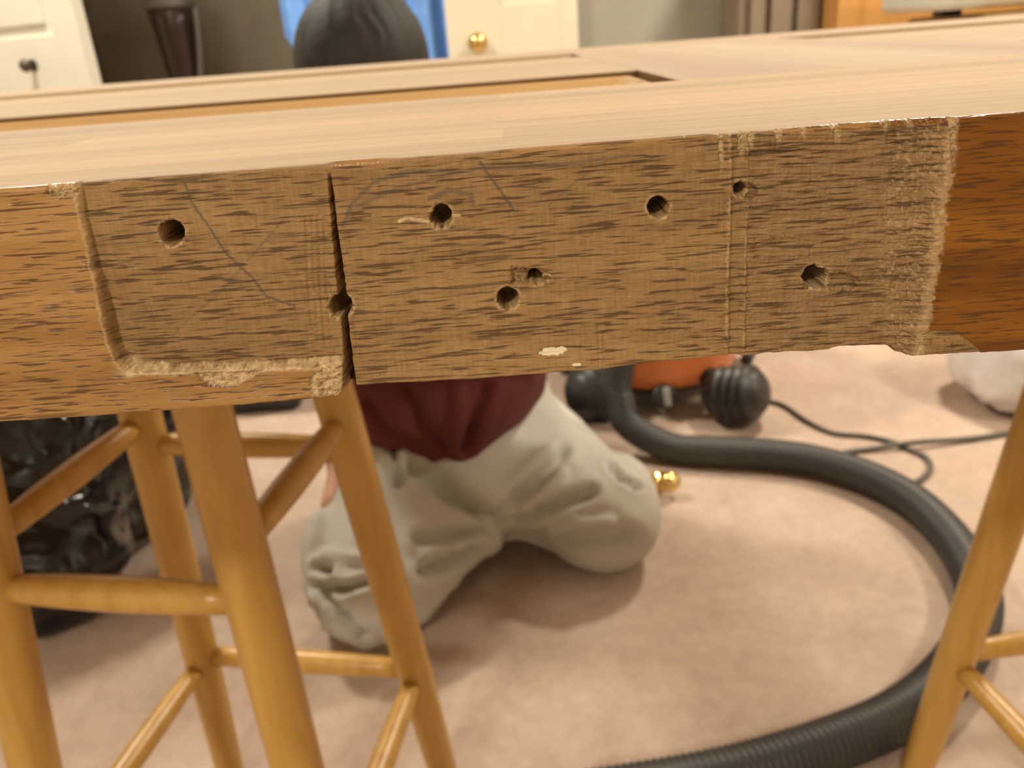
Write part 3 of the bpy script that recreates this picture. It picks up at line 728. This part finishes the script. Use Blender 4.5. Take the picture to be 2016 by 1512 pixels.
v, f = box((-.007, -.022, .010), (.009, .022, .022), .004); v, f = xform((v, f), dp, rx=radians(68), rz=radians(10)); mesh_obj('drain_tab', v, f, M['drain'], dr)
v, f = box((.19, -.075, .26), (.215, -.03, .40), .008); mesh_obj('latch', at_vac((v, f))[0], f, M['black_plastic'], vac)
v, f = box((-.215, -.075, .26), (-.19, -.03, .40), .008); mesh_obj('latch', at_vac((v, f))[0], f, M['black_plastic'], vac)
v, f = tube([np.array(VC)+[-.07, -.17, .33], np.array(VC)+[-.085, -.235, .325]], .034, 24); mesh_obj('hose_port', v, f, M['black_plastic'], vac)
# bracket with the dark tip that shows beside the tank
v, f = tube([aty(1466, 716, 1.60), aty(1472, 704, 1.60), aty(1478, 690, 1.62)], .014, 10); mesh_obj('cord_hook', v, f, M['black_plastic'], vac)

HR_ = .0315
hp = [np.array(VC)+[-.090, -.250, .322], np.array(VC)+[-.098, -.295, .300]]
hp += [aty(1216, 742, 1.418), aty(1221, 790, 1.400), aty(1240, 838, 1.375)]
for x_, y_ in ((1318, 880), (1400, 888), (1500, 893), (1600, 906), (1700, 936), (1790, 982), (1862, 1048), (1910, 1120), (1928, 1190), (1905, 1270), (1850, 1345), (1762, 1412), (1640, 1464), (1500, 1508), (1360, 1540), (1150, 1575)):
    hp.append(atz(x_, y_, .0325))
path = spline(hp, 40)
# corrugation: resample evenly, alternate radius
sl_ = np.concatenate([[0], np.cumsum(np.linalg.norm(np.diff(path, axis=0), axis=1))]); u = np.arange(0, sl_[-1], .0022)
path = np.stack([np.interp(u, sl_, path[:, i]) for i in range(3)], 1)
rad = HR_ - .0022*(.5-.5*np.cos(2*pi*u/.0088))
v, f = tube(path, rad, 20)
hose = mesh_obj('vacuum_hose', v, f, M['hose']); origin_to(hose, tuple(path[400]*[1, 1, 0]))
tag(hose, 'thick black corrugated hose curving across the carpet', 'hose')

def cord_path(pts): return spline([atz(x_, y_, .0058) for x_, y_ in pts], 10)
cp = cord_path([(1500, 788), (1540, 797), (1590, 830), (1640, 852), (1700, 858), (1750, 868), (1790, 884), (1822, 900), (1832, 920), (1818, 940), (1790, 952), (1740, 948), (1690, 915), (1660, 893), (1720, 884), (1800, 878), (1900, 866), (1985, 853), (2030, 848), (2090, 850), (2160, 860)])
cp[:, 2] = .0058+.008*np.exp(-(np.arange(len(cp))-150)**2/60.)
v, f = tube(cp, .0055, 8); crd = mesh_obj('power_cord', v, f, M['cord']); origin_to(crd, tuple(cp[60])); tag(crd, 'thin dark power cord looping over the carpet beside the hose', 'cord')

# ------------------------------------------------------------------ bags
Fg = Field((-1.45, .72, -.01), (-.50, 1.62, .62), .010)
Fg.ell((-.95, 1.12, .20), (.28, .24, .24), .06).ell((-.90, 1.20, .34), (.27, .22, .19), .06).ell((-.80, .98, .10), (.14, .12, .12), .05).ell((-1.05, .98, .12), (.18, .14, .14), .05)
Fg.ell((-.76, 1.24, .22), (.15, .14, .22), .06).cone((-.92, 1.2, .48), (-.90, 1.22, .58), .07, .04, .05).cut_below(.004)
V, Q = Fg.mesh(); V = smooth_mesh(V, Q, 2); N = normals(V, Q)
w1 = n3(V, 9, 3); w2 = n3(V+.05*w1[:, None], 22, 4); w3 = n3(V, 50, 6)
V = V + N*(.024*w1+.028*(.35-np.abs(w2))+.006*w3)[:, None]; V[:, 2] = np.maximum(V[:, 2], .003)
bag = mesh_obj('bin_bag', V, Q, M['black_bag']); origin_to(bag, (-.93, 1.12, 0)); tag(bag, 'full glossy black bin bag standing behind the stool', 'bag')

Fg = Field((.88, 1.20, -.01), (1.62, 2.0, .42), .009)
Fg.ell((1.16, 1.50, .12), (.19, .17, .14), .05).ell((1.25, 1.59, .18), (.17, .16, .16), .05).ell((1.08, 1.55, .12), (.12, .11, .12), .05).ell((1.045, 1.45, .06), (.065, .06, .06), .04).cut_below(.004)
V, Q = Fg.mesh(); V = smooth_mesh(V, Q, 2); N = normals(V, Q); w1 = n3(V, 12, 13); w2 = n3(V+.04*w1[:, None], 26, 14)
V = V + N*(.014*w1+.022*(.35-np.abs(w2)))[:, None]; V[:, 2] = np.maximum(V[:, 2], .003)
wb = mesh_obj('plastic_bag', V, Q, M['white_bag']); origin_to(wb, (1.2, 1.55, 0)); tag(wb, 'crumpled white plastic bag on the carpet beside the power cord', 'bag')

# brass knob lying on the carpet
kp = atz(1312, 978, 0)
kn = thing('loose_brass_knob', 'loose polished brass door knob lying on the carpet by the knee', 'knob', tuple(kp))
v, f = lathe([(.004, .030), (.012, .030), (.018, .024), (.020, .014), (.017, .004), (.009, -.002), (.0075, -.010), (.010, -.014), (.024, -.017), (.0245, -.020), (.004, -.020)], 28)
v, f = xform((v, f), (kp[0], kp[1]+.012, .0245), ry=radians(62), rz=radians(-60)); mesh_obj('knob', v, f, M['brass'], kn)
v, f = box((-.004, -.004, -.055), (.004, .004, -.018), .0006); v, f = xform((v, f), (kp[0], kp[1]+.012, .0245), ry=radians(62), rz=radians(-60)); mesh_obj('spindle', v, f, M['brass'], kn)

# dark tool bag on the floor under the far side
tp_ = atz(545, 812, 0)
tb = thing('tool_bag', 'low black tool bag on the carpet beyond the stool', 'bag', tuple(tp_))
v, f = box((tp_[0]-.13, tp_[1], 0), (tp_[0]+.06, tp_[1]+.22, .20), .02); mesh_obj('body', v, f, M['black_plastic'], tb)
v, f = tube(spline([(tp_[0]-.10, tp_[1]+.11, .19), (tp_[0]-.09, tp_[1]+.11, .27), (tp_[0]-.035, tp_[1]+.11, .30), (tp_[0]+.02, tp_[1]+.11, .27), (tp_[0]+.03, tp_[1]+.11, .19)], 6), .010, 10); mesh_obj('handle', v, f, M['black_plastic'], tb)

# ------------------------------------------------------------------ far side of the room
# cream closet door with brass knob
def panel_door(name, w, h, th, mat, loc, rz, panels, label, cat='door'):
    """front face towards -y, hinge side at local x = 0"""
    t = struct(bpy.data.objects.new(name, None)); COL.objects.link(t); t.location = loc; t.rotation_euler = (0, 0, rz); t['label'] = label; t['category'] = cat
    def part(nm, vf, m=mat):
        me = bpy.data.meshes.new(nm); me.from_pydata(vf[0], [], vf[1]); me.materials.append(m); o = bpy.data.objects.new(nm, me); COL.objects.link(o); o.parent = t; return o
    xs_ = sorted({0, w} | {p[0] for p in panels} | {p[1] for p in panels}); 
    s0, s1 = min(p[0] for p in panels), max(p[1] for p in panels)
    part('stile', box((0, 0, .01), (s0, th, h), .002)); part('stile', box((s1, 0, .01), (w, th, h), .002))
    zs = [.01]+[z for p in sorted(panels, key=lambda q: q[2]) for z in (p[2], p[3])]+[h]
    for i in range(0, len(zs), 2): part('rail', box((s0, 0, zs[i]), (s1, th, zs[i+1]), .002))
    for p in panels:
        part('panel', box((p[0], .012, p[2]), (p[1], th-.012, p[3])))
        part('raised_field', box((p[0]+.03, .004, p[2]+.03), (p[1]-.03, .013, p[3]-.03), .004))
    return t, part
cdoor, cpart = panel_door('door_1', .462, 2.03, .035, M['cream'], (CX1-.007, Y1-.040, 0), 0, [(.19, .40, .12, .70), (.19, .40, .92, 1.90)], 'narrow cream closet door with a round brass knob')
kb = aty(940, 84, Y1-.08); kl = (kb[0]-(CX1-.007), 0, kb[2])
v, f = lathe([(.004, -.062), (.018, -.060), (.029, -.050), (.033, -.038), (.029, -.026), (.014, -.018), (.011, -.010), (.014, -.008), (.034, -.005), (.035, 0), (.004, 0)], 36)
v, f = xform((v, f), kl, rx=radians(-90)); v = [(a, -abs(b), c_) for a, b, c_ in v]
ko = cpart('knob', (v, f), M['brass']); ko['label'] = 'round brass knob'; ko.data.polygons.foreach_set('use_smooth', np.ones(len(ko.data.polygons), bool))

# white panel door standing open at an angle
e0 = aty(168, 120, 2.42)
odoor, opart = panel_door('door_2', .62, 2.0, .040, M['white'], (e0[0]-.62*cos(radians(-24)), e0[1]+.62*sin(radians(24)), 0), radians(-24), [(.10, .52, .14, .72), (.10, .52, .915, 1.86)], 'white panel door standing open with a dark knob')
v, f = lathe([(.004, -.040), (.012, -.039), (.018, -.032), (.018, -.024), (.010, -.016), (.008, -.004), (.017, -.003), (.017, 0), (.004, 0)], 24)
v, f = xform((v, f), (.405, 0, .838), rx=radians(-90)); v = [(a, -abs(b), c_) for a, b, c_ in v]
ko = opart('knob', (v, f), M['iron']); ko['label'] = 'dark bronze knob'

# blue garment hanging in the closet
gx0, gx1 = aty(556, 50, Y1+.075)[0], aty(872, 50, Y1+.075)[0]+.06
gt = thing('blue_garment', 'blue cloth garment hanging in the dark closet', 'garment', ((gx0+gx1)/2, Y1+.075, 0))
nu, nz_ = 60, 30; V = []
for s in (0, 1):
    for j in range(nz_+1):
        z = 1.62 - j/nz_*(1.62-.70)
        for i in range(nu+1):
            uu = i/nu; x_ = gx0+(gx1-gx0)*uu; tz = j/nz_
            x_ = (x_-(gx0+gx1)/2)*(.55+.45*min(1, tz*4)) + (gx0+gx1)/2
            yy = Y1+.075+.02*sin(uu*34+2*sin(tz*2))*(.3+.7*tz)+.012*sin(uu*71+1)*tz + (-.035 if s == 0 else .035)*sin(pi*min(max(uu, .02), .98))**.4
            V.append((x_, yy, z + tz*.17*(1-uu)**4))
n1 = (nu+1)*(nz_+1); Fc = []
for s in (0, 1):
    for j in range(nz_):
        for i in range(nu):
            a = s*n1+j*(nu+1)+i; q = [a, a+nu+1, a+nu+2, a+1]; Fc.append(q if s == 0 else q[::-1])
for j in range(nz_):
    for i in (0, nu):
        a = j*(nu+1)+i; Fc.append([a, a+nu+1, n1+a+nu+1, n1+a])
mesh_obj('cloth', V, Fc, M['blue'], gt)
v, f = tube(spline([((gx0+gx1)/2-.16, Y1+.075, 1.60), ((gx0+gx1)/2, Y1+.075, 1.67), ((gx0+gx1)/2+.16, Y1+.075, 1.60)], 8), .010, 10); mesh_obj('hanger', v, f, M['iron'], gt)
v, f = tube(spline([((gx0+gx1)/2, Y1+.075, 1.67), ((gx0+gx1)/2, Y1+.075, 1.735), ((gx0+gx1)/2, Y1+.10, 1.762), ((gx0+gx1)/2, Y1+.13, 1.764)], 6), .004, 8); mesh_obj('hook', v, f, M['iron'], gt)
v, f = tube([(CX0, Y1+.115, 1.74), (CX1, Y1+.115, 1.74)], .014, 16); rod = mesh_obj('closet_rod', v, f, M['iron']); origin_to(rod, ((CX0+CX1)/2, Y1+.115, 1.74)); tag(rod, 'dark clothes rod inside the closet', 'rod')

# upright vacuum in the closet
up_ = aty(345, 60, Y1+.30)
uv = thing('upright_vacuum', 'upright vacuum with smoky dirt canister standing in the dark closet', 'vacuum cleaner', (up_[0], up_[1], 0))
v, f = box((up_[0]-.15, up_[1]-.16, .01), (up_[0]+.15, up_[1]+.12, .12), .03); mesh_obj('floor_head', v, f, M['black_plastic'], uv)
v, f = lathe([(.05, .12), (.085, .16), (.09, .5), (.08, .62), (.075, .66)], 28); v, f = xform((v, f), (up_[0], up_[1]+.02, 0)); mesh_obj('body', v, f, M['black_plastic'], uv)
v, f = lathe([(.05, .66), (.058, .72), (.080, .94), (.090, 1.005)], 28); v, f = xform((v, f), (up_[0], up_[1], 0)); mesh_obj('dirt_canister', v, f, M['canister'], uv)
v, f = lathe([(.09, 1.005), (.094, 1.015), (.09, 1.06), (.06, 1.10), (.02, 1.11)], 28); v, f = xform((v, f), (up_[0], up_[1], 0)); mesh_obj('canister_lid', v, f, M['grey_plastic'], uv)
v, f = tube(spline([(up_[0]+.075, up_[1]-.05, .74), (up_[0]+.10, up_[1]-.05, .88), (up_[0]+.108, up_[1]-.04, 1.0)], 6), .010, 10); mesh_obj('canister_grip', v, f, M['grey_plastic'], uv)
v, f = tube(spline([(up_[0]-.02, up_[1]+.05, .6), (up_[0]-.02, up_[1]+.08, .95), (up_[0]-.02, up_[1]+.10, 1.15), (up_[0]-.02, up_[1]+.06, 1.2)], 8), .016, 12); mesh_obj('handle', v, f, M['black_plastic'], uv)

# taupe board cabinet
bx0, bx1 = aty(1455, 40, 2.78)[0], aty(1640, 40, 2.78)[0]
tc_ = thing('board_cabinet', 'taupe cabinet of upright boards against the grey wall', 'cabinet', ((bx0+bx1)/2, 2.9, 0))
v, f = box((bx0+.005, 2.80, .02), (min(bx1, aty(1640, 40, 2.68)[0])-.008, Y1-.03, 1.18)); mesh_obj('carcass', v, f, M['taupe'], tc_, smooth=False)
ed = [aty(x_, 40, 2.78)[0] for x_ in (1478, 1505, 1518, 1556, 1570, 1630)]; ed[5] = aty(1640, 40, 2.68)[0]-.008
for a, b in ((ed[0], ed[1]), (ed[2], ed[3]), (ed[4], ed[5])):
    v, f = box((a, 2.778, .04), (b, 2.80, 1.16), .002); mesh_obj('board', v, f, M['taupe'], tc_, smooth=False)
v, f = box((bx0-.01, 2.77, 1.18), (aty(1640, 40, 2.68)[0]-.006, Y1-.025, 1.21), .004); mesh_obj('top', v, f, M['taupe'], tc_, smooth=False)
# golden oak wardrobe
ox0, ox1 = aty(1640, 40, 2.68)[0]+.0, 2.25
oc = thing('oak_wardrobe', 'golden oak wardrobe next to the taupe board cabinet', 'cabinet', ((ox0+ox1)/2, 2.85, 0))
v, f = box((ox0+.004, 2.70, 0), (ox1, Y1-.03, 1.75), .004); mesh_obj('carcass', v, f, M['oak'], oc, smooth=False)
w3_ = (ox1-ox0-.02)/2
for k in range(2):
    a = ox0+.01+k*w3_; d_ = []
    v, f = join(box((a+.003, 2.68, .08), (a+.07, 2.70, 1.70), .002), box((a+w3_-.07, 2.68, .08), (a+w3_-.003, 2.70, 1.70), .002), box((a+.07, 2.68, .08), (a+w3_-.07, 2.70, .16), .002), box((a+.07, 2.68, 1.62), (a+w3_-.07, 2.70, 1.70), .002), box((a+.07, 2.690, .16), (a+w3_-.07, 2.70, 1.62)))
    dd = mesh_obj('cabinet_door', v, f, M['oak'], oc, smooth=False)
    v, f = lathe([(.004, 0), (.008, 0), (.008, .012), (.015, .02), (.013, .028), (.003, .03)], 20); v, f = xform((v, f), (a+(w3_-.035 if k == 0 else .035), 2.68, 1.15), rx=radians(90)); mesh_obj('knob', v, f, M['brass'], dd)
# side table with a white case
tx0 = aty(1838, 34, 2.36)[0]; tz_ = aty(1862, 32, 2.36)[2]
tt = thing('side_table', 'brown wooden side table under the white case', 'table', (tx0+.35, 2.3, 0))
v, f = box((tx0, 2.05, tz_-.03), (tx0+.75, 2.52, tz_), .004); mesh_obj('table_top', v, f, M['table'], tt, smooth=False)
for x_ in (tx0+.03, tx0+.68):
    for y_ in (2.08, 2.45):
        v, f = box((x_, y_, 0), (x_+.04, y_+.04, tz_-.03), .003); mesh_obj('leg', v, f, M['table'], tt, smooth=False)
cz = aty(1862, 19, 2.36)[2]; cx_ = aty(1766, 3, 2.36)[0]
wc_ = thing('white_case', 'white rounded plastic case on black feet on the side table', 'case', (tx0+.3, 2.3, tz_))
v, f = box((cx_, 2.12, cz), (tx0+.62, 2.48, cz+.16), .022); mesh_obj('shell', v, f, M['case'], wc_)
for x_ in (tx0+.004, tx0+.52):
    for y_ in (2.33,):
        v, f = box((x_, y_, tz_), (x_+.060, y_+.05, cz+.004), .003); mesh_obj('foot', v, f, M['black_plastic'], wc_, smooth=False)
